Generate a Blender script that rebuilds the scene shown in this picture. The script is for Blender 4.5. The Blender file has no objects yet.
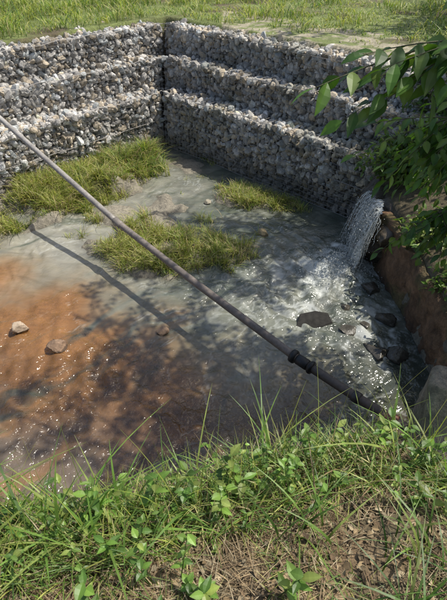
import bpy, bmesh, math, numpy as np
from mathutils import Vector
rng=np.random.default_rng(7)
scene=bpy.context.scene
COL=scene.collection
# ---------------------------------------------------------------- helpers
def hash2(ix,iy,seed):
    n=(ix*374761393+iy*668265263+seed*1442695041)&0x7fffffff
    n=((n^(n>>13))*1274126177)&0x7fffffff
    n=n^(n>>16)
    return (n&0xffff)/65535.0
def vnoise(x,y,seed=0):
    x=np.asarray(x,float);y=np.asarray(y,float)
    ix=np.floor(x).astype(np.int64);iy=np.floor(y).astype(np.int64)
    fx=x-ix;fy=y-iy
    fx=fx*fx*(3-2*fx);fy=fy*fy*(3-2*fy)
    a=hash2(ix,iy,seed);b=hash2(ix+1,iy,seed);c=hash2(ix,iy+1,seed);d=hash2(ix+1,iy+1,seed)
    return (a*(1-fx)+b*fx)*(1-fy)+(c*(1-fx)+d*fx)*fy
def fbm(x,y,seed=0,o=4):
    s=0;a=.5;t=0
    for i in range(o):
        ca,sa=math.cos(i*.9),math.sin(i*.9)
        s=s+a*vnoise((x*ca-y*sa)*2**i+i*3.7,(x*sa+y*ca)*2**i,seed+i*17);t+=a;a*=.5
    return s/t
def sm(e0,e1,x):
    t=np.clip((x-e0)/(e1-e0),0,1);return t*t*(3-2*t)
def mix(a,b,t):
    return a*(1-t)[...,None]+np.asarray(b,float)*t[...,None]

def mesh_obj(name,V,F,mat,col=None,smooth=False,parent=None):
    me=bpy.data.meshes.new(name)
    V=np.asarray(V,dtype=np.float32);F=np.asarray(F,dtype=np.int32)
    n,k=F.shape
    me.vertices.add(len(V));me.vertices.foreach_set('co',V.ravel())
    me.loops.add(n*k);me.loops.foreach_set('vertex_index',F.ravel())
    me.polygons.add(n);me.polygons.foreach_set('loop_start',np.arange(0,n*k,k,dtype=np.int32))
    me.update(calc_edges=True)
    if col is not None:
        c=np.ones((len(V),4),dtype=np.float32);c[:,:3]=col
        at=me.attributes.new('Col','FLOAT_COLOR','POINT');at.data.foreach_set('color',c.ravel())
    me.polygons.foreach_set('use_smooth',np.full(n,smooth,dtype=bool))
    me.materials.append(mat)
    ob=bpy.data.objects.new(name,me);COL.objects.link(ob)
    if parent: ob.parent=parent
    return ob
def empty(name):
    e=bpy.data.objects.new(name,None);COL.objects.link(e);return e
class Geo:
    def __init__(s): s.V=[];s.F=[];s.C=[];s.n=0
    def add(s,V,F,C):
        V=np.asarray(V,float).reshape(-1,3);F=np.asarray(F)
        C=np.broadcast_to(np.asarray(C,float),V.shape)
        s.V.append(V);s.F.append(F+s.n);s.C.append(C);s.n+=len(V)
    def obj(s,name,mat,smooth=False,parent=None):
        return mesh_obj(name,np.concatenate(s.V),np.concatenate(s.F),mat,np.concatenate(s.C),smooth,parent)
def norm(v): return v/np.maximum(np.linalg.norm(v,axis=-1,keepdims=True),1e-9)

# ---------------------------------------------------------------- materials
def newmat(name):
    m=bpy.data.materials.new(name);m.use_nodes=True
    nt=m.node_tree;b=nt.nodes['Principled BSDF'];return m,nt,b
def attr(nt,name='Col'):
    a=nt.nodes.new('ShaderNodeAttribute');a.attribute_name=name;return a
def noise(nt,scale,detail=4,rough=.6,vec=None,dist=0):
    n=nt.nodes.new('ShaderNodeTexNoise');n.inputs['Scale'].default_value=scale;n.inputs['Detail'].default_value=detail
    n.inputs['Roughness'].default_value=rough;n.inputs['Distortion'].default_value=dist
    if vec is not None: nt.links.new(vec,n.inputs['Vector'])
    return n
def pos(nt):
    return nt.nodes.new('ShaderNodeNewGeometry').outputs['Position']
def varmul(nt,colsock,scale,lo,hi,vec,detail=5,dist=0):
    n=noise(nt,scale,detail,.65,vec,dist)
    r=nt.nodes.new('ShaderNodeMapRange');r.inputs[1].default_value=.3;r.inputs[2].default_value=.7
    r.inputs[3].default_value=lo;r.inputs[4].default_value=hi
    nt.links.new(n.outputs['Fac'],r.inputs[0])
    m=nt.nodes.new('ShaderNodeVectorMath');m.operation='SCALE'
    nt.links.new(colsock,m.inputs[0]);nt.links.new(r.outputs[0],m.inputs['Scale'])
    return m.outputs[0]
def bumpchain(nt,socks):
    prev=None
    for s,st,d in socks:
        bp=nt.nodes.new('ShaderNodeBump');bp.inputs['Strength'].default_value=st;bp.inputs['Distance'].default_value=d
        nt.links.new(s,bp.inputs['Height'])
        if prev: nt.links.new(prev,bp.inputs['Normal'])
        prev=bp.outputs['Normal']
    return prev
def bump(nt,b,socks): nt.links.new(bumpchain(nt,socks),b.inputs['Normal'])
def m_colored(name,rough,scales,bumps):
    m,nt,b=newmat(name);p=pos(nt);c=attr(nt).outputs['Color']
    for s,lo,hi in scales: c=varmul(nt,c,s,lo,hi,p,3)
    nt.links.new(c,b.inputs['Base Color']);b.inputs['Roughness'].default_value=rough
    if bumps: bump(nt,b,[(noise(nt,s,4,.65,p).outputs['Fac'],st,d) for s,st,d in bumps])
    return m
def m_leaf(name,trans=.35,rough=.45):
    m,nt,b=newmat(name);c=attr(nt).outputs['Color'];c=varmul(nt,c,9,.75,1.25,pos(nt),1)
    nt.links.new(c,b.inputs['Base Color']);b.inputs['Roughness'].default_value=rough
    t=nt.nodes.new('ShaderNodeBsdfTranslucent')
    g=nt.nodes.new('ShaderNodeVectorMath');g.operation='MULTIPLY';g.inputs[1].default_value=(1.7,1.9,.7)
    nt.links.new(c,g.inputs[0]);nt.links.new(g.outputs[0],t.inputs['Color'])
    mx=nt.nodes.new('ShaderNodeMixShader');mx.inputs[0].default_value=trans
    o=nt.nodes['Material Output']
    nt.links.new(b.outputs[0],mx.inputs[1]);nt.links.new(t.outputs[0],mx.inputs[2]);nt.links.new(mx.outputs[0],o.inputs[0])
    return m
M_stone=m_colored('gabion_stone',.85,[(14,.75,1.25),(60,.8,1.2)],[(35,.5,.015)])
M_wet=m_colored('wet_stone',.25,[(9,.6,1.3),(50,.8,1.2)],[(18,.5,.03)])
M_soil=m_colored('soil',.95,[(2.5,.8,1.2),(18,.6,1.35),(90,.6,1.4)],[(12,.6,.05),(70,.6,.012)])
M_leaf=m_leaf('leaf');M_grass=m_leaf('grass_blade',.3,.5)
M_dry=m_colored('dry_litter',.9,[(20,.7,1.3)],None)
M_bark=m_colored('bark',.9,[(8,.6,1.3)],[(30,.8,.02)])
M_conc=m_colored('concrete',.85,[(1.8,.5,1.35),(9,.5,1.35),(70,.75,1.25)],[(45,.6,.015),(6,.8,.09)])
M_pipe=m_colored('pipe_plastic',.5,[(3,.7,1.25),(25,.75,1.2)],[(60,.2,.004)])
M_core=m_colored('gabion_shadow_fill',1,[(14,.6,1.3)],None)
m,nt,b=newmat('galvanised_wire');b.inputs['Metallic'].default_value=.2;b.inputs['Roughness'].default_value=.6
n_=noise(nt,20,3,.5,pos(nt));rp=nt.nodes.new('ShaderNodeValToRGB');rp.color_ramp.elements[0].color=(.18,.15,.13,1);rp.color_ramp.elements[1].color=(.36,.36,.35,1)
nt.links.new(n_.outputs['Fac'],rp.inputs[0]);nt.links.new(rp.outputs[0],b.inputs['Base Color']);M_wire=m
# turbid water over a real stream bed; the ripples are real displaced geometry
m,nt,b=newmat('muddy_water');nt.nodes.remove(b);p=pos(nt);c=attr(nt).outputs['Color']
mp=nt.nodes.new('ShaderNodeMapping');mp.inputs['Rotation'].default_value=(0,0,-.64);mp.inputs['Scale'].default_value=(.7,2.2,1)
nt.links.new(p,mp.inputs[0])
c=varmul(nt,c,1.3,.78,1.22,mp.outputs[0],4,1.2)
n3=noise(nt,12,2,.5,p,1.0)
rip=attr(nt,'Rip');clr=attr(nt,'Clr');foa=attr(nt,'Foam')
def mul(a_,b_):
    q=nt.nodes.new('ShaderNodeMath');q.operation='MULTIPLY';nt.links.new(a_,q.inputs[0])
    if isinstance(b_,float): q.inputs[1].default_value=b_
    else: nt.links.new(b_,q.inputs[1])
    return q.outputs[0]
N_=bumpchain(nt,[(mul(n3.outputs['Fac'],rip.outputs['Fac']),1,.03)])
df=nt.nodes.new('ShaderNodeBsdfDiffuse');nt.links.new(c,df.inputs[0])
tr=nt.nodes.new('ShaderNodeBsdfTransparent');tr.inputs[0].default_value=(.80,.72,.58,1)
mxa=nt.nodes.new('ShaderNodeMixShader');nt.links.new(clr.outputs['Fac'],mxa.inputs[0]);nt.links.new(df.outputs[0],mxa.inputs[1]);nt.links.new(tr.outputs[0],mxa.inputs[2])
gl=nt.nodes.new('ShaderNodeBsdfGlossy');gl.inputs['Roughness'].default_value=.14;nt.links.new(N_,gl.inputs['Normal'])
fr=nt.nodes.new('ShaderNodeFresnel');fr.inputs['IOR'].default_value=1.7;nt.links.new(N_,fr.inputs['Normal'])
inv=nt.nodes.new('ShaderNodeMath');inv.operation='SUBTRACT';inv.inputs[0].default_value=1;nt.links.new(foa.outputs['Fac'],inv.inputs[1])
mxb=nt.nodes.new('ShaderNodeMixShader');nt.links.new(mul(fr.outputs[0],inv.outputs[0]),mxb.inputs[0]);nt.links.new(mxa.outputs[0],mxb.inputs[1]);nt.links.new(gl.outputs[0],mxb.inputs[2])
nt.links.new(mxb.outputs[0],nt.nodes['Material Output'].inputs[0])
M_water=m
m,nt,b=newmat('white_water');n_=noise(nt,22,4,.6,pos(nt));rp=nt.nodes.new('ShaderNodeValToRGB')
rp.color_ramp.elements[0].position=.38;rp.color_ramp.elements[1].position=.62
rp.color_ramp.elements[0].color=(.36,.39,.37,1);rp.color_ramp.elements[1].color=(.82,.84,.82,1)
nt.links.new(n_.outputs['Fac'],rp.inputs[0]);nt.links.new(rp.outputs[0],b.inputs['Base Color']);b.inputs['Roughness'].default_value=.25
bump(nt,b,[(n_.outputs['Fac'],.6,.03)]);M_foam=m

# ---------------------------------------------------------------- layout (metres, water level z=0)
C=np.array([-1.66,12.9]);L=norm(np.array([-.69,-.724]));R=np.array([-L[1],L[0]])
def W2(a,b): 
    a=np.asarray(a,float);b=np.asarray(b,float)
    return C[0]+a*R[0]+b*L[0], C[1]+a*R[1]+b*L[1]
TIERS=[(0.0,0.0,1.50),(.65,1.2,2.15),(1.3,1.9,2.78)]
RLEN,BACK=7.2,2.35
def ye(x): return 1.27+.17*x+.10*np.sin(x*2.1)-.62*sm(.95,1.55,x)
def zones(x,y):
    wx=x+(fbm(x*.7,y*.7,5)-.5)*2.2+(fbm(x*3,y*3,15)-.5)*.5;wy=y+(fbm(x*.7+9,y*.7,6)-.5)*2.2+(fbm(x*3,y*3,16)-.5)*.5
    return wx,wy,4.5-.5*wx-wy
def height(x,y):
    a=(x-C[0])*R[0]+(y-C[1])*R[1];b=(x-C[0])*L[0]+(y-C[1])*L[1]
    d=np.maximum(-a,-b)
    n=fbm(x*1.3,y*1.3,3)-.5
    bed=-.14+.05*n+.05*(fbm(x*5,y*5,4)-.5)
    def blob(cx,cy,rx,ry,ang,h):
        ca,sa=math.cos(ang),math.sin(ang)
        u=((x-cx)*ca+(y-cy)*sa)/rx;v=(-(x-cx)*sa+(y-cy)*ca)/ry
        r=np.sqrt(u*u+v*v)+(fbm(x*1.6,y*1.6,9)-.5)*1.4
        return h*sm(1.15,.35,r)
    bar=blob(-1.15,7.6,1.9,1.2,-.25,.24)+blob(-3.7,10.1,2.3,1.45,.8,.42)+blob(.2,12.0,.9,.5,-.6,.2)+blob(.75,9.5,1.0,.6,-.5,.2)+blob(-5.0,8.0,1.4,.8,.3,.17)+blob(-2.3,9.0,1.3,.9,0,.19)+blob(-1.0,11.4,1.2,.8,-.7,.17)
    bed=bed+bar
    plateau=sm(1.5,2.0,d)*3.18-.4+(d>2)*(.05*n)
    plateau=np.where(d>1.4,plateau,-1)
    e=y-ye(x)
    hb=np.where(e<0,2.62+np.clip(-e,0,1.9)*.42,2.62-3.1*sm(-.1,1.15,e))+.10*n*(e<.9)
    hb=np.where(e>1.15,-1,hb)
    hr=np.where(x>2.9,sm(2.92,3.02,x)*1.50-.4+np.clip(x-3.05,0,3.4)*.55+.15*n*sm(3.1,3.6,x),-1)
    hl=np.where(x<-10,(-x-10)*.8-.3,-1);hl=np.minimum(hl,2.8)
    h=np.maximum.reduce([bed,plateau,hb,hr,hl])
    return h,d,e,bar
def coords(lo,hi,step,far,k=1.25):
    c=list(np.arange(lo,hi+1e-6,step));s=step;v=hi
    o=[]
    while v<far: s*=k;v+=s;o.append(v)
    s=step;v=lo;q=[]
    while v>-far: s*=k;v-=s;q.append(v)
    return np.array(q[::-1]+c+o)
def grid(xs,ys):
    X,Y=np.meshgrid(xs,ys);nx,ny=len(xs),len(ys)
    i=np.arange(nx-1)[None,:]+np.arange(ny-1)[:,None]*nx
    F=np.stack([i,i+1,i+1+nx,i+nx],-1).reshape(-1,4)
    return X.ravel(),Y.ravel(),F
x,y,F=grid(coords(-9,8,.06,260),coords(-1.5,20,.06,300))
h,d,e,bar=height(x,y)
n1=fbm(x*.9,y*.9,21);n2=fbm(x*4,y*4,31);n3=fbm(x*9,y*9,32)
_,_,dlg=zones(x,y)
c=np.tile(np.array([.15,.135,.10]),(len(x),1))
c=mix(c,[.24,.215,.165],sm(.08,.2,bar)*sm(.3,.7,n1+.2))
c=mix(c,[.46,.24,.10],sm(-.6,.4,dlg)*sm(1.5,-2.5,x)*((h<.3)&(e>1.2)))
c=mix(c,[.20,.11,.05],sm(.5,1.6,dlg)*sm(.3,.6,n3)*((h<.3)&(e>1.2))*.8)
c=mix(c,[.10,.08,.045],((h>1.0)|((e<1.2)&(x<2.9)))*1.0)
c=mix(c,[.20,.135,.075],((e<.3)&(h>1))*sm(.25,.6,n2))
c=mix(c,[.15,.18,.055],((d>1.9)&(h>2))*sm(.2,.5,n1))
c=mix(c,[.34,.30,.22],((d>1.9)&(d<4.0)&(x>0))*sm(.4,.6,n2)*.9)
ground=mesh_obj('ground',np.stack([x,y,h],1),F,M_soil,c,True)

# ---------------------------------------------------------------- water
xs=np.r_[np.arange(-11,-5.6,.12),np.arange(-5.6,3.0,.022)];ys=np.r_[np.arange(1.4,9.5,.022),np.arange(9.5,14,.035)]
x,y,F=grid(xs,ys)
wx,wy,dl=zones(x,y)
hw=height(x,y)[0]
fs=(x-2.2)*-.8+(y-6.8)*-.6;ft=(x-2.2)*.6-(y-6.8)*.8      # along / across the flow
nA=fbm(wx*.9,wy*.9,41);nB=fbm(x*3,y*3,51,5);nF=fbm(x*9,y*9,62,3)
wt=ft+(fbm(x*.8,y*.8,64)-.5)*1.2
nS=fbm(fs*.55,wt*2.6,61,4);nS2=fbm(fs*.9,wt*5.5,67,4)
c=np.tile(np.array([.10,.115,.09]),(len(x),1))
c=mix(c,[.185,.19,.15],sm(.42,.64,nS)*.8)
c=mix(c,[.33,.32,.265],sm(.2,-3.0,wx)*sm(5.0,7.2,wy)*sm(.2,.7,nS2+.15)*.95)
c=mix(c,[.22,.165,.09],sm(-1.5,.0,dl)*.6*sm(.3,.6,nS2+.1))
c=mix(c,[.40,.195,.07],sm(-.6,.7,dl)*sm(1.2,-2.4,wx)*sm(.15,.5,nS2)*.9)
brown=sm(.1,1.8,dl+(wx+1.5)*.35)
c=mix(c,[.10,.056,.027],brown*sm(.25,.56,nS)*.92)
c=mix(c,[.28,.14,.055],sm(.2,.9,dl)*sm(.50,.66,nS2)*.5)
c=mix(c,[.15,.13,.105],sm(1.3,2.6,dl)*sm(-.3,-2.0,wx)*sm(.25,.6,nS2)*.85)
c=mix(c,[.04,.043,.03],sm(1.2,2.1,wx)*sm(6.2,5.2,wy)*.6)
rw=np.hypot((x-2.15)/.95,(y-6.78)/.7)
fl=fbm(wx*3.4,wy*3.4,71,4);ridge=1-np.abs(fl-.5)*2
fl2=fbm(fs*2.0+1.5*nB,wt*6+1.5*nB,73,4);ridge2=1-np.abs(fl2-.5)*2
fo=sm(1.2,.1,rw+(nB-.5)*2.0+(nF-.5)*1.6)
trail=np.exp(-(ft/(.5+.28*np.clip(fs,0,6)))**2)*sm(-.5,.3,fs)*sm(4.2,.4,fs)
rfoam=np.clip(trail*(sm(.86,.97,ridge)*.6+sm(.88,.98,ridge2)*.4+sm(.52,.7,nB)*sm(.45,.6,nF)*.4*sm(1.8,.3,fs)),0,1)
r2=sm(.95,.99,ridge2)*sm(.5,.64,nA)*.25
ff=np.zeros(len(x))
for fx,fy in ((2.25,4.75),(2.5,4.9),(1.9,4.9),(2.4,5.6),(2.2,5.1),(1.5,5.7)):
    rr=np.hypot(x-fx,y-fy);q=sm(.36,.05,rr+(nF-.5)*.6+(nB-.5)*.4)*(.15+.75*sm(.75,.95,ridge));ff=np.maximum(ff,q)
foam=np.clip(np.maximum.reduce([fo*.85,rfoam*.75,ff*.75,r2]),0,1)
c=mix(c,[.62,.64,.61],foam)
clear=.06+.26*sm(-.14,.0,hw)+.36*sm(-.5,.7,dl)*sm(2.8,1.6,dl)
clear=clear*(1-foam)
rip=.55+1.0*np.exp(-((x-1.6)/1.9)**2-((y-6.3)/1.7)**2)+.45*sm(-.3,1.2,dl)
rip=rip*(.20+1.6*fbm(x*.9,y*.9,83))*sm(.02,-.06,hw)
q=np.random.default_rng(99);Zw=np.zeros(len(x));fine=(x>-5.7)
X_=x+.25*(fbm(x*1.2,y*1.2,84)-.5)*2;Y_=y+.25*(fbm(x*1.2,y*1.2,85)-.5)*2
for i in range(44):
    lam=q.uniform(.10,.36)*(1 if i%4 else 1.5);th=math.atan2(-.6,-.8)+q.normal(0,.75);k=2*math.pi/lam
    env=vnoise(x*.8+i*7.3,y*.8-i*3.1,90+i)**1.5
    Zw+=env*np.sin(k*(X_*math.cos(th)+Y_*math.sin(th))+q.uniform(0,6.28))*(.135/k)
rr=np.hypot(X_-2.2,Y_-6.8);Zw+=.18/ (2*math.pi/.30)*np.sin(rr*2*math.pi/.30+3*nB)*np.exp(-rr/2.0)*1.2
zz=Zw*rip*.72*fine+.22*np.exp(-((x-2.15)/.55)**2-((y-6.82)/.5)**2)*(nB+nF-.6)+.03*(nB-.5)*np.exp(-(rw/1.4)**2)
water=mesh_obj('stream_water',np.stack([x,y,zz],1),F,M_water,c,True)
for nm,vv in (('Rip',rip),('Clr',clear),('Foam',foam)):
    at=water.data.attributes.new(nm,'FLOAT','POINT');at.data.foreach_set('value',vv.astype(np.float32))

# ---------------------------------------------------------------- rocks
def rock_variants(n,sub=2,seed=1,cuts=9):
    r=np.random.default_rng(seed);out=[]
    for i in range(n):
        bm=bmesh.new();bmesh.ops.create_icosphere(bm,subdivisions=sub,radius=1)
        V=np.array([v.co[:] for v in bm.verts]);Fc=np.array([[v.index for v in f.verts] for f in bm.faces]);bm.free()
        for k in range(cuts):
            nn=norm(r.normal(size=3));dd=r.uniform(.42,.8)
            t=V@nn-dd;V=V-np.maximum(t,0)[:,None]*nn
        V*=1+.03*r.normal(size=(len(V),1))
        out.append((V/np.abs(V).max()*1.0,Fc))
    return out
RV=rock_variants(16)
RS=rock_variants(6,1,5,3)
def randrot(n,r):
    q=norm(r.normal(size=(n,4)));w,x,y,z=q.T
    return np.stack([np.stack([1-2*(y*y+z*z),2*(x*y-z*w),2*(x*z+y*w)],-1),np.stack([2*(x*y+z*w),1-2*(x*x+z*z),2*(y*z-x*w)],-1),np.stack([2*(x*z-y*w),2*(y*z+x*w),1-2*(x*x+y*y)],-1)],1)
def place_rocks(geo,P,S,cols,r,RV=None,el=1.6):
    RV=RV or globals()['RV']
    n=len(P);Rm=randrot(n,r);kind=r.integers(0,len(RV),n)
    sc=S[:,None]*np.stack([r.uniform(1.05,el,n),r.uniform(.85,1.15,n),r.uniform(.6,.95,n)],1)
    for k in range(len(RV)):
        m=np.where(kind==k)[0]
        if len(m)==0: continue
        V0,F0=RV[k]
        V=np.einsum('nij,nvj->nvi',Rm[m],V0[None]*sc[m][:,None,:])+P[m][:,None,:]
        F=(F0[None]+(np.arange(len(m))*len(V0))[:,None,None]).reshape(-1,3)
        geo.add(V.reshape(-1,3),F,np.repeat(cols[m],len(V0),0))
def stone_cols(P,r):
    n=len(P)
    base=np.array([.43,.41,.375])
    k=r.random(n);c=base*np.clip(r.normal(1,.28,n),.35,1.5)[:,None]
    c=np.where((k<.25)[:,None],c*np.array([1.0,.89,.73]),c)
    c=np.where((k>.88)[:,None],c*np.array([.84,.92,.98]),c)
    patch=fbm(P[:,0]*1.2+P[:,1],P[:,2]*2+P[:,1]*.7,133)
    c=c*(.6+.8*patch)[:,None]
    moss=sm(.50,.68,fbm(P[:,0]*.9-P[:,1]*.6,P[:,2]*1.4,137));c=mix(c,[.16,.15,.075],moss*.38)
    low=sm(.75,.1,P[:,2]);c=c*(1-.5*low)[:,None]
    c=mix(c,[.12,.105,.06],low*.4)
    return np.clip(c,.04,.62)
def box(geo,a0,a1,b0,b1,z0,z1,col):
    V=[]
    for (a,b) in ((a0,b0),(a1,b0),(a1,b1),(a0,b1)):
        X,Y=W2(a,b)
        V+= [(X,Y,z0),(X,Y,z1)]
    F=[(0,2,3,1),(2,4,5,3),(4,6,7,5),(6,0,1,7),(1,3,5,7),(0,6,4,2)]
    geo.add(V,F,col)
def tube(geo,P,rad,col,sides=8,cap=True):
    P=np.asarray(P,float);n=len(P);rad=np.broadcast_to(np.asarray(rad,float),(n,))
    T=norm(np.gradient(P,axis=0));ref=np.array([0,0,1.]) if abs(T[0,2])<.9 else np.array([1.,0,0])
    A=norm(np.cross(T,ref));B=np.cross(T,A)
    th=np.linspace(0,2*np.pi,sides,endpoint=False)
    V=P[:,None]+rad[:,None,None]*(A[:,None]*np.cos(th)[None,:,None]+B[:,None]*np.sin(th)[None,:,None])
    V=V.reshape(-1,3)
    i=np.arange(n-1)[:,None]*sides;j=np.arange(sides)[None];j2=(j+1)%sides
    F=np.stack([i+j,i+j2,i+sides+j2,i+sides+j],-1).reshape(-1,4)
    if cap:
        V=np.concatenate([V,P[:1],P[-1:]]);a=n*sides
        capf=[]
        for k in range(0,sides-1,2):
            capf.append([a,(k+2)%sides,(k+1)%sides,k]);o=(n-1)*sides
            capf.append([a+1,o+k,o+(k+1)%sides,o+(k+2)%sides])
        F=np.concatenate([F,np.array(capf)])
    cc=np.asarray(col,float)
    if cc.ndim==2: cc=np.concatenate([np.repeat(cc,sides,0),cc[:1],cc[-1:]]) if cap else np.repeat(cc,sides,0)
    geo.add(V,F,cc)

def gabion(name,side,length):
    r=np.random.default_rng(11 if side=='L' else 12)
    root=empty(name);rocks=Geo();core=Geo();wire=Geo()
    for ti,(s,zb,zt) in enumerate(TIERS):
        nxt=TIERS[ti+1][0] if ti<2 else BACK
        t0=-s
        sp=.128
        def sag(t): return .04*np.sin(t*3.14)**2+.06*fbm(t*.9,t*0+ti*3.3,201)
        T,Z=np.meshgrid(np.arange(t0+.06,length,sp),np.arange(zb-.02,zt-.02,sp*.74))
        T=T+(np.arange(T.shape[0])[:,None]%2)*sp*.5
        T=T.ravel();Z=Z.ravel();n=len(T);T=T+r.normal(0,.03,n);Z=Z+r.normal(0,.022,n)
        Z=zb+(Z-zb)*(1-sag(T)/(zt-zb))
        N=-s-.06+r.normal(0,.012,n)
        N=N+.05*(fbm(T*1.1,Z*1.5+ti*7,91)-.5)*2
        T2,N2=np.meshgrid(np.arange(t0+.05,length,sp),np.arange(-nxt-.1,-s-.05,sp*.9))
        T2=T2.ravel();N2=N2.ravel();m=len(T2);T2=T2+r.normal(0,.035,m);N2=N2+r.normal(0,.03,m)
        Z2=np.full(m,zt-.07)+r.normal(0,.011,m)-sag(T2)
        TT=np.concatenate([T,T2]);NN=np.concatenate([N,N2]);ZZ=np.concatenate([Z,Z2])
        q=int(len(T)*.5);Tc=r.uniform(t0+.05,length,q);Zc=r.uniform(zb,zt-.12,q);Nc=np.full(q,-s-.06)+r.normal(0,.01,q)
        TT=np.concatenate([TT,Tc]);NN=np.concatenate([NN,Nc]);ZZ=np.concatenate([ZZ,Zc])
        if side=='R':
            N3,Z3=np.meshgrid(np.arange(-BACK,-s,sp),np.arange(zb,zt-.02,sp*.86));N3=N3.ravel();Z3=Z3.ravel()
            TT=np.concatenate([TT,np.full(len(N3),length)+r.normal(0,.02,len(N3))]);NN=np.concatenate([NN,N3]);ZZ=np.concatenate([ZZ,Z3])
        if side=='L': X,Y=W2(NN,TT)
        else: X,Y=W2(TT,NN)
        P=np.stack([X,Y,ZZ],1)
        S=np.clip(r.normal(.078,.022,len(P)),.045,.14);S[len(T)+len(T2):len(T)+len(T2)+q]*=.62
        vis=(P[:,0]>-8)
        P=P[vis];S=S[vis]
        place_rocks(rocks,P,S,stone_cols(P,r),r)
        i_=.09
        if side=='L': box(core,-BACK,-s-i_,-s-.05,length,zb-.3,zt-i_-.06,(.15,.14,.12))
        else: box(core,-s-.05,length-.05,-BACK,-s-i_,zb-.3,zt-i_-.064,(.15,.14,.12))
        def P3(t,nn,z):
            X,Y=(W2(nn,t) if side=='L' else W2(t,nn));return (float(X),float(Y),float(z))
        f=-s+.035
        def bul(t,z): return f+.05*(float(fbm(t*1.1,z*1.5+ti*7,91))-.5)*2
        def zt2(t): return zt+.012-float(sag(np.array([t]))[0])
        tr_=np.arange(t0,length+.01,.25)
        tube(wire,[P3(t,bul(t,zt),zt2(t)) for t in tr_],.006,(.3,.3,.3),4,False)
        tube(wire,[P3(t,bul(t,zb),zb+.02) for t in tr_],.006,(.3,.3,.3),4,False)
        if zt-zb>1: tube(wire,[P3(t,bul(t,(zb+zt)/2),(zb+zt)/2) for t in tr_],.006,(.3,.3,.3),4,False)
        for zz_ in np.arange(zb+.1,zt-.08,.11):
            tube(wire,[P3(t,bul(t,zz_),zz_) for t in tr_],.0038,(.3,.3,.3),3,False)
        for i,t in enumerate(np.arange(t0+.11,length,.11)):
            big=(i%9==8)
            tube(wire,[P3(t,bul(t,z),z) for z in np.linspace(zb,zt2(t),5)],.0065 if big else .0038,(.3,.3,.3),3,False)
            if i%2==0: tube(wire,[P3(t,bul(t,zt),zt2(t)),P3(t,-nxt,zt2(t))],.006 if big else .003,(.3,.3,.3),3,False)
    rocks.obj('stones',M_stone,False,root)
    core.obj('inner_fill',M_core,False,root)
    wire.obj('wire_mesh',M_wire,False,root)
    return root
gabion('gabion_wall','L',8.6)
gabion('gabion_wall','R',RLEN)

# ---------------------------------------------------------------- vegetation primitives
def blades(geo,P,H,Wd,lean,cols,r,az=None,seg=4,curl=1.0):
    n=len(P);az=r.uniform(0,2*np.pi,n) if az is None else az
    D=np.stack([np.cos(az),np.sin(az),np.zeros(n)],1);S=np.stack([-np.sin(az),np.cos(az),np.zeros(n)],1)
    tw=r.uniform(-.8,.8,n)
    S=S*np.cos(tw)[:,None]+D*np.sin(tw)[:,None]
    s=np.linspace(0,1,seg+1)
    rows=[];cc=[]
    for k,t in enumerate(s):
        cen=P+D*(H*lean*(t**1.8)*curl)[:,None]+np.array([0,0,1.])*(H*(t-.42*np.minimum(lean,1.9)*t**2.4))[:,None]
        w=Wd*(1-t**2)*(.55+.45*min(1,t*4))+.0006
        rows.append(cen-S*w[:,None]*.5);rows.append(cen+S*w[:,None]*.5)
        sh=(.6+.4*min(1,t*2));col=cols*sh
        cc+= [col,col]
    V=np.stack(rows,1);Cc=np.stack(cc,1);m=2*(seg+1)
    f=np.array([[2*k,2*k+1,2*k+3,2*k+2] for k in range(seg)])
    F=(f[None]+(np.arange(n)*m)[:,None,None]).reshape(-1,4)
    geo.add(V.reshape(-1,3),F,Cc.reshape(-1,3))
def leaves(geo,P,D,U,Ln,Wd,cols,droop=.25,fold=.28):
    n=len(P);D=norm(D);S=norm(np.cross(D,U));N=np.cross(S,D)
    s=np.array([0,.18,.4,.65,.86,1.]);w=np.array([.04,.62,1,.82,.38,0.02])
    V=[]
    for t,ww in zip(s,w):
        cen=P+D*(Ln*t)[:,None]-N*(Ln*droop*t*t)[:,None]
        off=S*(Wd*.5*ww)[:,None]+N*(Wd*.5*ww*fold)[:,None];off2=-S*(Wd*.5*ww)[:,None]+N*(Wd*.5*ww*fold)[:,None]
        V+=[cen+off,cen,cen+off2]
    V=np.stack(V,1);m=18
    f=[]
    for k in range(5):
        f+=[[3*k,3*k+1,3*k+4,3*k+3],[3*k+1,3*k+2,3*k+5,3*k+4]]
    F=(np.array(f)[None]+(np.arange(n)*m)[:,None,None]).reshape(-1,4)
    cc=np.repeat(cols[:,None],m,1).copy();cc[:,1::3]*=1.25
    geo.add(V.reshape(-1,3),F,cc.reshape(-1,3))
def gcol(n,r,kind='g'):
    pal={'g':[(.105,.19,.032),(.14,.23,.042),(.07,.135,.026),(.20,.25,.06)],
         'y':[(.27,.31,.065),(.35,.36,.09),(.19,.25,.045),(.42,.38,.16)],
         'd':[(.24,.17,.09),(.31,.23,.13),(.15,.10,.055),(.37,.30,.19)]}[kind]
    c=np.array(pal)[r.integers(0,len(pal),n)];return c*r.uniform(.7,1.25,(n,1))
def on_ground(x,y): return height(x,y)[0]
r=rng
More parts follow.
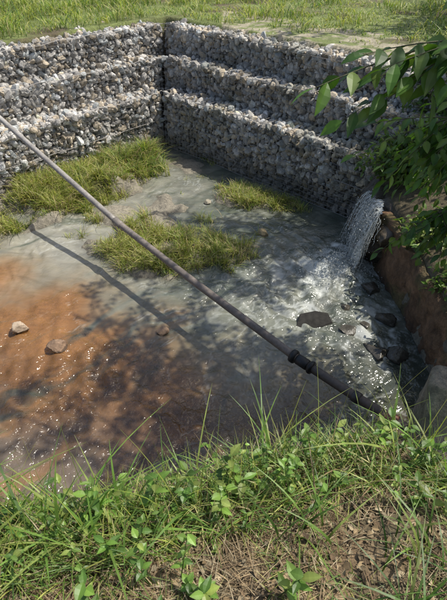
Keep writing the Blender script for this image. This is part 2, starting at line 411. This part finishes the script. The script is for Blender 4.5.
def grass_patch(name,cx,cy,rx,ry,ang,n,h0,h1,mixy,thr=.42,seed=5,w=.011):
    g=Geo();k=int(n*1.8)
    nt_=k//22
    u=r.normal(0,.60,nt_);v=r.normal(0,.60,nt_);ok=u*u+v*v<1.7
    u=u[ok];v=v[ok];ca,sa=math.cos(ang),math.sin(ang)
    tx=cx+u*rx*ca-v*ry*sa;ty=cy+u*rx*sa+v*ry*ca
    edge=np.sqrt(u*u+v*v)[:]
    keep=fbm(tx*2.3,ty*2.3,seed)>thr+.2*np.clip(edge-.45,0,1);tx=tx[keep];ty=ty[keep]
    th=r.uniform(.35,1.3,len(tx));rep=r.integers(8,34,len(tx));ta=r.uniform(0,6.28,len(tx))
    X=np.repeat(tx,rep)+r.normal(0,.055,rep.sum());Y=np.repeat(ty,rep)+r.normal(0,.055,rep.sum());TH=np.repeat(th,rep)
    Z=on_ground(X,Y);m=Z>-.12;X=X[m];Y=Y[m];Z=Z[m];TH=TH[m];q=len(X);TA=np.repeat(ta,rep)[m]
    H=r.uniform(h0,h1,q)*TH
    yy=r.random(q)+.9*(fbm(X*2,Y*2,seed+3)-.5);c=np.where((yy<mixy)[:,None],gcol(q,r,'y'),gcol(q,r,'g'))
    c=np.where((r.random(q)<.14)[:,None],gcol(q,r,'d')*1.3,c)
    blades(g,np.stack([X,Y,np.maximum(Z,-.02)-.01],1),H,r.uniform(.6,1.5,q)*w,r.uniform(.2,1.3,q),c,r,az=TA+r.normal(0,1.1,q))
    return g.obj(name,M_grass)
grass_patch('marsh_grass',-1.1,7.65,1.7,1.1,-.25,12500,.12,.34,.95,.45,5)
grass_patch('marsh_grass',-3.6,10.1,2.1,1.3,.8,18000,.16,.46,.9,.42,6,.013)
grass_patch('marsh_grass',-2.5,11.4,.7,.8,.8,4000,.3,.6,.6,.2,16,.014)
grass_patch('marsh_grass',.2,11.9,.8,.5,-.6,3000,.10,.26,.7,.3,7)
grass_patch('marsh_grass',.75,9.6,1.0,.5,-.6,4500,.10,.28,.8,.40,8)
grass_patch('marsh_grass',-.6,10.3,.9,.4,0,1500,.05,.14,.8,.4,9)
grass_patch('marsh_grass',-4.9,8.2,1.2,.7,.3,3000,.06,.2,.8,.45,10)
g=Geo();n=66000
a=r.uniform(-13,13,n);b=r.uniform(-13,10,n);X,Y=W2(a,b);_,d,_,_=height(X,Y)
k=(d>2.1)&(Y<22)&(np.abs(X)<11)&((fbm(X*.9,Y*.9,55)>.33)|(X<-1))&~((X>.0)&(d<3.4)&(fbm(X*1.5,Y*1.5,56)<.57));X=X[k];Y=Y[k];n=len(X)
Z=on_ground(X,Y);c=np.where((r.random(n)<.65*(.4+1.2*fbm(X*.6,Y*.6,58)))[:,None],gcol(n,r,'y'),gcol(n,r,'g'))*1.15
tall=.2+1.5*sm(.4,.75,fbm(X*1.1,Y*1.1,57))*np.where(X<-2.5,1.5,.9)+np.where(X<-2.5,.35,.1)
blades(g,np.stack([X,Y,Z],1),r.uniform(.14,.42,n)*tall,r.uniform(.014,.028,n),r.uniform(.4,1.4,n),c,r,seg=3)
g.obj('meadow_grass',M_grass)

# ---- foreground bank
def bank_pts(n,x0,x1,e0,e1,thr=0,seed=60,sc=1.8):
    X=r.uniform(x0,x1,n);E=r.uniform(e0,e1,n);Y=ye(X)+E
    k=fbm(X*sc,Y*sc,seed)>thr;X=X[k];Y=Y[k];return np.stack([X,Y,on_ground(X,Y)-.01],1)
g=Geo()
P=bank_pts(17000,-2.6,2.6,-.36,.75,.34,61,2.6);n=len(P)
c=np.where((r.random(n)<.35)[:,None],gcol(n,r,'y'),gcol(n,r,'g'));c=np.where((r.random(n)<.12)[:,None],gcol(n,r,'d'),c)
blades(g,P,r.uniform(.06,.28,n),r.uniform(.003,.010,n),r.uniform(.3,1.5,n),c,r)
P=bank_pts(12000,-2.2,2.2,-1.6,-.3,.55,62,3.0);n=len(P)
c=np.where((r.random(n)<.45)[:,None],gcol(n,r,'y'),gcol(n,r,'g'))
blades(g,P,r.uniform(.02,.11,n),r.uniform(.002,.006,n),r.uniform(.4,1.6,n),c,r)
P=bank_pts(720,-2.0,2.2,-.2,.5,.37,63,1.4);n=len(P)
blades(g,P,r.uniform(.25,.66,n),r.uniform(.010,.021,n),r.uniform(.25,1.3,n),gcol(n,r,'g')*1.2,r,seg=7)
P=bank_pts(500,-2.0,2.4,-.2,.4,.3,64);n=len(P)
blades(g,P,r.uniform(.3,.78,n),r.uniform(.003,.005,n),r.uniform(.05,.5,n),gcol(n,r,'y'),r,seg=6)
for (cx,cy,cnt) in ((.62,.52,24),(.85,.8,22),(.35,.95,16),(1.0,.55,20),(.8,.3,20)):
    X=cx+r.normal(0,.07,cnt);Y=cy+r.normal(0,.06,cnt)
    blades(g,np.stack([X,Y,on_ground(X,Y)],1),r.uniform(.2,.42,cnt),r.uniform(.007,.014,cnt),r.uniform(.5,1.4,cnt),gcol(cnt,r,'g'),r,seg=7)
g.obj('bank_grass',M_grass)
g=Geo()
P=bank_pts(17000,-2.2,2.2,-1.7,-.0,.30,65,2.2);P[:,2]+=r.uniform(.003,.02,len(P));n=len(P)
blades(g,P,r.uniform(.02,.09,n),r.uniform(.002,.006,n),r.uniform(1.6,2.4,n),gcol(n,r,'d')*.9,r,seg=3)
P=bank_pts(7500,-2.2,2.5,-1.7,.15,.22,66);P[:,2]+=r.uniform(.008,.03,len(P));n=len(P)
D=r.normal(size=(n,3));D[:,2]*=.25;U=r.normal(size=(n,3))*.35+np.array([0,0,1])
leaves(g,P,D,U,r.uniform(.02,.065,n),r.uniform(.010,.035,n),gcol(n,r,'d')*r.uniform(.4,1.0,(n,1)),.3,.5)
P=np.array([[-.43,.50,0]])+r.normal(0,.025,(9,3))*np.array([1,1,0]);P[:,2]=on_ground(P[:,0],P[:,1])+.03
D=r.normal(size=(9,3));D[:,2]=np.abs(D[:,2])*.4
leaves(g,P,D,np.tile([0,0,1.],(9,1))+r.normal(0,.4,(9,3)),r.uniform(.06,.1,9),r.uniform(.04,.06,9),gcol(9,r,'d'),.5,.6)
g.obj('leaf_litter',M_dry)
g=Geo();st=Geo()
W=[]
for (x0,x1,e0,e1,cnt) in ((-.7,.5,-.15,.3,105),(-1.6,-.6,-.15,.35,50),(.5,1.5,-.15,.4,64),(-1.4,1.2,-.6,-.1,42),(-1.2,1.2,-1.2,-.6,10)):
    X=r.uniform(x0,x1,cnt);Y=ye(X)+r.uniform(e0,e1,cnt);W+=list(zip(X,Y))
for (X,Y) in W:
    Z=float(on_ground(np.array([X]),np.array([Y]))[0]);H=r.uniform(.06,.34);az=r.uniform(0,6.28);ln=r.uniform(0,.5)
    tip=np.array([math.cos(az)*H*ln,math.sin(az)*H*ln,H])
    ts=np.linspace(0,1,6);PP=np.array([X,Y,Z])+ts[:,None]*tip
    tube(st,PP,np.linspace(.003,.0015,6),(.12,.16,.05),4,False)
    k=r.integers(5,12);big=r.uniform(.022,.070)
    t=np.linspace(.25,1,k);B=np.array([X,Y,Z])+t[:,None]*tip;th=az+np.arange(k)*2.4+r.normal(0,.3,k)
    D=np.stack([np.cos(th),np.sin(th),r.uniform(.0,.7,k)],1)
    leaves(g,B,D,np.tile([0,0,1.],(k,1))+r.normal(0,.15,(k,3)),big*r.uniform(.7,1.2,k),big*r.uniform(.45,.7,k),gcol(k,r,'g')*r.uniform(.8,1.3),.3,.3)
rt=empty('broadleaf_weeds');g.obj('leaves',M_leaf,False,rt);st.obj('stems',M_leaf,False,rt)

# ---------------------------------------------------------------- pipe crossing the stream
rt=empty('pipeline')
ctrl=np.array([(-6.2,11.25,2.32),(-4.67,9.72,1.80),(-3.2,8.35,1.28),(-1.86,7.0,.90),(-.4,5.45,.74),(.98,3.98,.65),(1.55,3.45,.62),(2.3,2.78,.60)])
def resample(P,n):
    dd=np.r_[0,np.cumsum(np.linalg.norm(np.diff(P,axis=0),axis=1))];s=np.linspace(0,dd[-1],n)
    return np.stack([np.interp(s,dd,P[:,i]) for i in range(3)],1)
g=Geo()
def seg(P,r0,c0,c1,n=24):
    Q=resample(np.array(P),n);t=np.linspace(0,1,n)[:,None]
    tube(g,Q,r0,np.array(c0)*(1-t)+np.array(c1)*t,20)
seg(ctrl[0:4],.052,(.38,.365,.335),(.28,.255,.225))
seg(ctrl[3:6],.055,(.21,.18,.155),(.165,.135,.11))
seg(ctrl[5:8],.058,(.07,.06,.05),(.14,.10,.08))
def collar(p,q,len_,rad,col):
    p=np.array(p);q=np.array(q);dv=norm(q-p)
    Q=[p,p+dv*.012,p+dv*.014,p+dv*(len_-.014),p+dv*(len_-.012),p+dv*len_]
    tube(g,Q,[rad*.93,rad*.97,rad,rad,rad*.97,rad*.93],col,20)
collar(ctrl[3]-norm(ctrl[4]-ctrl[3])*.10,ctrl[4],.22,.066,(.20,.175,.15))
collar(ctrl[5]-norm(ctrl[6]-ctrl[5])*.13,ctrl[6],.07,.092,(.015,.015,.015))
collar(ctrl[5]-norm(ctrl[6]-ctrl[5])*.04,ctrl[6],.17,.072,(.02,.02,.02))
collar(ctrl[5]+norm(ctrl[6]-ctrl[5])*.15,ctrl[6],.05,.088,(.015,.015,.015))
collar(ctrl[6]+np.array([0.0,-.0,0]),ctrl[7],.10,.072,(.05,.045,.04))
collar(ctrl[6]+np.array([0.32,-.29,-.01]),ctrl[7],.14,.076,(.22,.09,.06))
g.obj('pipe_run',M_pipe,True,rt)

# ---------------------------------------------------------------- concrete
def poly_wall(name,line,width,ztop,zbot,col,nz=8,rough=.015,inner=1,nl=60,green=1.0):
    g=Geo();P=resample(np.c_[np.array(line),np.zeros(len(line))],nl)[:,:2];T=norm(np.gradient(P,axis=0));N=np.stack([-T[:,1],T[:,0]],1)*inner
    s_=np.r_[0,np.cumsum(np.linalg.norm(np.diff(P,axis=0),axis=1))]
    prof=[(0,zbot,0)]+[(0,zbot+(ztop-.07-zbot)*k/nz,0) for k in range(1,nz+1)]+[(.02,ztop-.025,.02),(.06,ztop,.06)]+[(width*k/8,ztop+.004,width*k/8) for k in range(2,7)]+[(width-.04,ztop,width),(width,ztop-.05,width),(width,zbot,width)]
    V=[];Cc=[]
    for i,p in enumerate(P):
        for (o,z,w_) in prof:
            q=p+N[i]*o;j=(float(fbm(s_[i]*2.6,(z+w_)*2.6,5,4))-.5)*rough*2
            V.append((q[0]+N[i][0]*j,q[1]+N[i][1]*j,z+j*.6))
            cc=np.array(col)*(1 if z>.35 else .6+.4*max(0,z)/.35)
            st_=float(fbm(s_[i]*3,(z+w_)*1.6,15));cc=cc*(.55+.9*st_)
            gm=float(sm(.5,.62,st_))*green;cc=cc*(1-.5*gm)+np.array([.03,.042,.012])*gm
            Cc.append(cc)
    m=len(prof);n=len(P);F=[[i*m+k,i*m+k+1,(i+1)*m+k+1,(i+1)*m+k] for i in range(n-1) for k in range(m-1)]
    for o in (0,(n-1)*m):
        a,b=0,m-1
        while b-a>=3: F.append([o+a,o+a+1,o+b-1,o+b]);a+=1;b-=1
    g.add(V,F,np.array(Cc));return g.obj(name,M_conc,True)
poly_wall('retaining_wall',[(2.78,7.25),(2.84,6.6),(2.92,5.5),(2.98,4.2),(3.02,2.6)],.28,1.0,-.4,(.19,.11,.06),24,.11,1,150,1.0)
poly_wall('concrete_abutment',[(1.97,2.86),(1.82,2.55),(1.62,2.15),(1.36,1.72)],.9,1.84,-.3,(.22,.19,.14),24,.05,1,50)
# ---------------------------------------------------------------- waterfall
rt=empty('waterfall');g=Geo();f=Geo()
ns,nt2=64,40
V=[]
for i in range(ns):
    o=(i/(ns-1)-.5)
    v0=.50+.55*float(fbm(i*.17,3.3,301))
    for k in range(nt2):
        t=-.18+.66*k/(nt2-1);tt=max(t,0)
        drop=4.9*tt*tt
        wid=.56+.55*tt
        px=2.70-v0*.85*t+o*.12;py=7.24+o*wid-.45*v0*tt
        pz=1.16-drop-.04*abs(o)*4
        jj=(float(fbm(i*.45,k*.12,302))-.5)*(.08+.36*tt)
        V.append((px-jj,py+jj*.5,pz+.03*(vnoise(i*.8,k*.5,303)-.5)))
F=[[i*nt2+k,i*nt2+k+1,(i+1)*nt2+k+1,(i+1)*nt2+k] for i in range(ns-1) for k in range(nt2-1) if fbm(i*.35,k*.07,305)>.36+.0035*max(0,k-14)]
g.add(V,F,(.8,.8,.8))
for i in range(320):
    o=r.normal(0,.2);v0=r.uniform(.4,1.2);z0=1.14+r.uniform(-.05,.06);t1=r.uniform(.2,.48);ts=np.linspace(r.uniform(0,.25),t1,7)
    px=2.70-v0*.85*ts;py=7.24+o-.45*v0*ts+o*ts*.9;pz=z0-4.9*ts**2
    Pq=np.stack([px,py,pz],1)+r.normal(0,.010,(7,3))
    tube(g,Pq,np.linspace(.006,.002,7)*r.uniform(.4,1.4),(.8,.8,.8),4,False)
P=[]
for i in range(4000):
    ts=r.uniform(.1,.5);v0=r.uniform(.4,1.4);P.append((2.68-v0*.85*ts+r.normal(0,.06),7.24-.45*v0*ts+r.normal(0,.21),max(.01,1.12-4.9*ts**2+r.normal(0,.07))))
for i in range(8000):
    q=abs(r.normal(0,.40));t=r.uniform(0,6.28);P.append((2.15+math.cos(t)*q,6.85+math.sin(t)*q*.8,abs(r.normal(0,.13))*max(0,1.1-q)+.012))
P=np.array(P);place_rocks(f,P,np.abs(r.normal(0,.004,len(P)))+.002,np.tile([.8,.8,.8],(len(P),1)),r,RS)
xs_=np.linspace(1.3,2.8,150);ys_=np.linspace(6.0,7.6,150);X,Y,Fg=grid(xs_,ys_)
rr=np.hypot((X-2.15)/.55,(Y-6.85)/.48);hh=.19*np.exp(-rr**2*1.2)*(.2+1.7*fbm(X*7,Y*7,401,5))+.13*(fbm(X*15,Y*15,402,4)-.5)-.05*rr-.035
g.add(np.stack([X,Y,hh],1),Fg,(.8,.8,.8))
g.obj('falling_water',M_foam,True,rt);f.obj('spray',M_foam,True,rt)

# ---------------------------------------------------------------- loose stones & debris
def boulder(name,x,y,z,s,col,flat=1,seed=0,mat=None):
    q=np.random.default_rng(seed);V,F=rock_variants(1,4,seed+50,12)[0]
    V=V*(1+.10*(fbm(V[:,0]*2+5,V[:,1]*2+V[:,2]*2,seed)-.5))[:,None]
    V=V*np.array([1.15,.9,.75*flat])*s
    a=q.uniform(0,6.28);Rz=np.array([[math.cos(a),-math.sin(a),0],[math.sin(a),math.cos(a),0],[0,0,1]]);V=V@Rz.T
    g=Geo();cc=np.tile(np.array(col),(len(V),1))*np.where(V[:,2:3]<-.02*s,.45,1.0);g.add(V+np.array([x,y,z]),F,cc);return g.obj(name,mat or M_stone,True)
boulder('river_stone',-3.2,5.18,.06,.16,(.42,.33,.24),1,1)
boulder('river_stone',-2.5,4.78,.06,.15,(.26,.17,.11),1,4)
boulder('river_stone',-.95,5.15,.03,.10,(.33,.22,.14),1,3)
boulder('river_stone',.8,8.05,.04,.13,(.34,.27,.15),1,6)
boulder('river_stone',-.35,9.4,.03,.09,(.3,.27,.2),1,7)
for i,(bx,by,bz,bs,fl_) in enumerate(((1.98,5.2,-.01,.17,.6),(2.3,4.75,-.01,.2,.7),(2.62,5.5,-.0,.24,.8),(2.05,5.75,-.01,.11,.8),(1.7,4.6,-.02,.12,.6),(2.6,6.25,.0,.22,.8),(2.6,4.7,.02,.22,.7),(2.25,5.35,-.02,.13,.6))):
    boulder('river_stone',bx,by,bz,bs,(.075,.068,.055),fl_,8+i,M_wet)
for i,(bx,by,bz,bs) in enumerate(((2.95,7.95,.9,.42),(2.95,7.35,.74,.38),(2.95,6.85,.7,.34),(3.15,7.5,1.0,.36),(2.75,7.85,.35,.4),(2.8,7.0,.3,.34),(3.1,8.3,.9,.5))):
    boulder('outfall_boulder',bx,by,bz,bs,(.10,.08,.055),.9,30+i,M_wet)
g=Geo();n=3400;X=r.uniform(-5.5,2.2,n);Y=r.uniform(2.6,6.6,n);_,_,dd_=zones(X,Y);k=(dd_>-.6)&(fbm(X*1.5,Y*1.5,411)>.40);X=X[k];Y=Y[k];n=len(X)
S_=.012+.055*r.random(n)**2.2
place_rocks(g,np.stack([X,Y,np.minimum(on_ground(X,Y)+.02,-.05)],1),S_,np.array([(.30,.18,.10)])*r.uniform(.3,1.3,(n,1)),r);g.obj('riverbed_gravel',M_wet,True)
g=Geo();out=np.array([(-.30,-.10),(-.12,-.17),(.14,-.13),(.31,-.05),(.26,.10),(.05,.15),(-.2,.12)]);m=len(out)
V=[]
for z,sc in ((-.06,1.02),(.02,1.0),(.045,.93)):
    for (a,b) in out*sc: V.append((1.45+a,5.42+b*1.05,z+.05*b/.15+.02*math.sin(a*9)))
V.append((1.45,5.42,.06))
F=[[k*m+i,k*m+(i+1)%m,(k+1)*m+(i+1)%m,(k+1)*m+i] for k in range(2) for i in range(m)]
g.add(V,F,(.035,.033,.03))
V2=[V[2*m+i] for i in range(m)]+[V[-1]]
g.add(V2+[(np.array(V2[i])+np.array(V2[(i+1)%m]))/2 for i in range(m)],[[i,m+1+i,m,m+1+(i-1)%m] for i in range(m)],(.03,.028,.025))
g.obj('broken_slab',M_core,False)

# ---------------------------------------------------------------- trees
def bez(p0,p1,p2,n=10):
    t=np.linspace(0,1,n)[:,None];return (1-t)**2*np.array(p0)+2*t*(1-t)*np.array(p1)+t*t*np.array(p2)
brk=(.12,.095,.07)
class Tree:
    def __init__(s): s.wood=Geo();s.lv=Geo()
    def twig(s,P0,P1,nl,L0,W0,sag=.08,rad=.006,spread=1.0,sc=1.0):
        P0=np.array(P0,float);P1=np.array(P1,float);mid=(P0+P1)/2+np.array([0,0,sag])
        Q=bez(P0,mid,P1,8);tube(s.wood,Q,np.linspace(rad,rad*.35,8),(.10,.10,.05),4,False)
        t=np.linspace(.12,1,nl);B=np.stack([np.interp(t,np.linspace(0,1,8),Q[:,i]) for i in range(3)],1)
        ax=norm(P1-P0);sd=norm(np.cross(ax,[0,0,1.]));sgn=np.where(np.arange(nl)%2==0,1,-1)[:,None]
        D=ax*r.uniform(.35,.9,(nl,1))+sd*sgn*r.uniform(.5,1,(nl,1))*spread+r.normal(0,.18,(nl,3))-np.array([0,0,.25]);D[-1]=ax
        U=np.tile([0,0,1.],(nl,1))+r.normal(0,.35,(nl,3))
        cc=gcol(nl,r,'g')*.75*np.array([.85,1,.9])*sc
        leaves(s.lv,B,D,U,L0*r.uniform(.7,1.15,nl),W0*r.uniform(.75,1.15,nl),cc,.3,.25)
    def limb(s,pts,r0,r1):
        Q=bez(*pts,n=12);tube(s.wood,Q,np.linspace(r0,r1,12),brk,7);return Q
    def dress(s,Q,k,reach,nl,L0,W0,dirbias,down=.25,t0=.3,jit=.55):
        for i in range(k):
            t=r.uniform(t0,1);p=np.array([np.interp(t,np.linspace(0,1,len(Q)),Q[:,j]) for j in range(3)])
            dv=norm(np.array(dirbias)+r.normal(0,jit,3));dv[2]-=down
            s.twig(p,p+norm(dv)*reach*r.uniform(.6,1.15),nl,L0,W0)
    def crown(s,base,cx,cy,rx,ry,z0,z1,n,nt,nl,L0,W0,lim=None):
        for i in range(n):
            az=r.uniform(0,6.28);q=math.sqrt(r.uniform(.06,1));zc=r.uniform(z0,z1)
            tip=[cx+math.cos(az)*rx*q,cy+math.sin(az)*ry*q,zc];zz0=r.uniform(base[2],z0+.3*(z1-z0))
            Q=s.limb([(base[0],base[1],zz0),((tip[0]+base[0])/2,(tip[1]+base[1])/2,max(zz0,zc)+.2),tip],.05,.012)
            for k in range(nt):
                t=r.uniform(.35,1);p=np.array([np.interp(t,np.linspace(0,1,len(Q)),Q[:,j]) for j in range(3)])
                dv=norm(r.normal(0,1,3)*np.array([1,1,.5]));s.twig(p,p+dv*r.uniform(.4,1.0)*L0/.17,nl,L0,W0)
    def done(s,name):
        rt=empty(name);s.wood.obj('trunk_and_limbs',M_bark,True,rt);s.lv.obj('foliage',M_leaf,False,rt)
T=Tree()
tube(T.wood,[(4.5,3.3,1.6),(4.45,3.35,2.6),(4.35,3.4,4.0),(4.4,3.3,5.6),(4.3,3.35,7.5)],[.24,.19,.17,.14,.08],brk,12)
Q1=T.limb([(4.36,3.4,4.2),(2.9,3.2,4.85),(1.45,3.2,4.42)],.05,.012)
T.twig(Q1[-1],(.56,2.98,4.20),11,.20,.085,.05,.007)
T.twig(Q1[-2],(.78,3.05,3.98),11,.20,.085,.05,.006)
T.twig(Q1[-1],(.86,3.1,4.36),10,.19,.08,.03)
T.twig(Q1[-3],(1.0,3.35,4.15),10,.19,.08,.03)
T.twig(Q1[-2],(1.05,3.2,4.25),10,.20,.085,.05,.006)
T.twig(Q1[-3],(.95,3.0,4.30),11,.20,.085,.05,.006)
T.twig(Q1[-2],(1.0,3.1,4.05),11,.20,.085,.05,.006)
T.dress(Q1,38,.52,9,.18,.078,(-.5,.1,-.25),.3,.5)
Q2=T.limb([(4.36,3.4,3.7),(3.2,4.0,4.0),(2.05,4.2,3.62)],.045,.012)
T.twig(Q2[-1],(1.15,3.9,3.40),12,.15,.065,.05)
T.twig(Q2[-1],(1.45,3.9,3.1),12,.15,.065,.05)
T.twig(Q2[-1],(1.3,4.1,3.6),12,.15,.065,.05)
T.dress(Q2,95,.74,10,.14,.065,(-.5,0,-.65),.4,.4)
Q3=T.limb([(4.38,3.4,3.0),(3.2,3.9,3.3),(2.1,3.95,2.8)],.04,.01)
T.dress(Q3,90,.60,10,.12,.06,(-.4,0,-.5),.35,.4)
Q5=T.limb([(4.38,3.4,3.2),(3.4,4.6,3.5),(2.5,5.2,3.0)],.04,.01)
T.dress(Q5,100,.66,10,.13,.06,(-.4,0,-.5),.35,.35)
Q4=T.limb([(4.4,3.35,2.6),(3.3,3.5,2.7),(2.45,3.45,2.15)],.035,.01)
T.dress(Q4,18,.4,9,.11,.055,(-.3,0,-.2),.25,.45)
T.crown((4.4,3.33,5),4.4,4.2,2.7,2.0,6,9,14,14,11,.17,.08)
T.crown((4.4,3.33,5),3.3,5.9,2.1,1.5,6.4,8.4,13,12,11,.17,.08)
T.done('shade_tree')
T=Tree()
tube(T.wood,[(6.6,9.0,2.6),(6.55,9.0,3.8),(6.5,9.1,5.5),(6.4,9.1,8)],[.24,.19,.15,.08],brk,12)
T.crown((6.5,9.05,4.8),5.6,9.4,2.9,1.6,6,9.5,12,14,11,.17,.08)
T.crown((6.5,9.05,4.8),3.7,8.2,2.2,1.5,5.9,7.8,11,12,11,.16,.075)
T.done('shade_tree')
T=Tree()
tube(T.wood,[(9.5,14,2.7),(9.4,14,5),(9.3,14.1,8),(9.2,14,11)],[.3,.25,.2,.1],brk,12)
T.crown((9.35,14,5.5),8.8,14,4,4,6.3,12,13,11,9,.30,.15)
T.done('reflection_tree')  # out-of-view tree, added to give the water dark reflections
T=Tree()
tube(T.wood,[(-2,29,2.7),(-2,29,6),(-1.9,29,9),(-2,29,13)],[.35,.3,.2,.1],brk,12)
T.crown((-2,29,5.5),-2,28,6.5,3.5,6.3,15,20,11,9,.45,.25)
T.done('reflection_tree')  # unseen tree beyond the meadow, added for its reflection in the water

def shrub(name,cx,cy,cz,rx,ry,rz,n,L0,seed):
    q=np.random.default_rng(seed);rt=empty(name);w=Geo();l=Geo()
    for i in range(n):
        dv=norm(q.normal(0,1,3));dv[2]=abs(dv[2])*.9;rad=q.uniform(.45,1.0)
        tip=np.array([cx,cy,cz])+dv*np.array([rx,ry,rz])*rad
        base=np.array([cx,cy,cz-.2])+q.normal(0,.12,3)
        Q=bez(base,(base+tip)/2+np.array([0,0,.3*rz]),tip,7);tube(w,Q,np.linspace(.014,.003,7),(.12,.11,.06),4,False)
        nl=12;t=q.uniform(.4,1,nl);B=np.stack([np.interp(t,np.linspace(0,1,7),Q[:,j]) for j in range(3)],1)+q.normal(0,.05,(nl,3))
        D=norm(q.normal(0,1,(nl,3)))+dv*.6;D[:,2]-=.2
        leaves(l,B,D,np.tile([0,0,1.],(nl,1))+q.normal(0,.4,(nl,3)),L0*q.uniform(.6,1.2,nl),L0*.45*q.uniform(.8,1.2,nl),gcol(nl,q,'g')*q.uniform(.6,1.1),.3,.25)
    w.obj('stems',M_bark,True,rt);l.obj('foliage',M_leaf,False,rt)
shrub('shrub',3.55,8.1,1.3,1.15,.95,1.25,240,.13,1)
shrub('shrub',3.5,6.1,1.0,.75,.9,.7,190,.12,2)
shrub('shrub',4.5,9.3,1.9,1.2,1.1,1.4,180,.14,3)
shrub('shrub',3.4,4.9,1.0,.6,.8,.6,150,.11,4)
shrub('shrub',5.3,7.0,2.2,1.3,1.4,1.2,140,.14,5)
shrub('shrub',6.3,11.5,2.7,1.4,1.2,1.4,150,.15,6)

# ---------------------------------------------------------------- light, sky, camera
EL=math.radians(59);sv=norm(np.array([.95,.22,0]));sv=np.array([sv[0]*math.cos(EL),sv[1]*math.cos(EL),math.sin(EL)])
sd=bpy.data.lights.new('sun','SUN');sd.energy=5.0;sd.angle=math.radians(.53);sd.color=(1,.95,.86)
so=bpy.data.objects.new('sun',sd);COL.objects.link(so);so.rotation_euler=Vector(-sv).to_track_quat('-Z','Y').to_euler();so.location=(5,-5,12)
w=bpy.data.worlds.new('World');scene.world=w;w.use_nodes=True;nt=w.node_tree
sk=nt.nodes.new('ShaderNodeTexSky');sk.sky_type='NISHITA';sk.sun_disc=False;sk.sun_elevation=EL;sk.sun_rotation=math.atan2(sv[0],sv[1]);sk.dust_density=2.5
nt.links.new(sk.outputs[0],nt.nodes['Background'].inputs[0]);nt.nodes['Background'].inputs[1].default_value=.15
scene.view_settings.view_transform='Standard';scene.view_settings.look='None';scene.view_settings.exposure=0
cd=bpy.data.cameras.new('camera');co=bpy.data.objects.new('camera',cd);COL.objects.link(co)
co.location=(0,0,5);co.rotation_euler=(math.radians(50),0,0);cd.sensor_fit='VERTICAL';cd.sensor_height=36;cd.lens=36*455/600
cd.clip_start=.05;cd.clip_end=1000
scene.camera=co
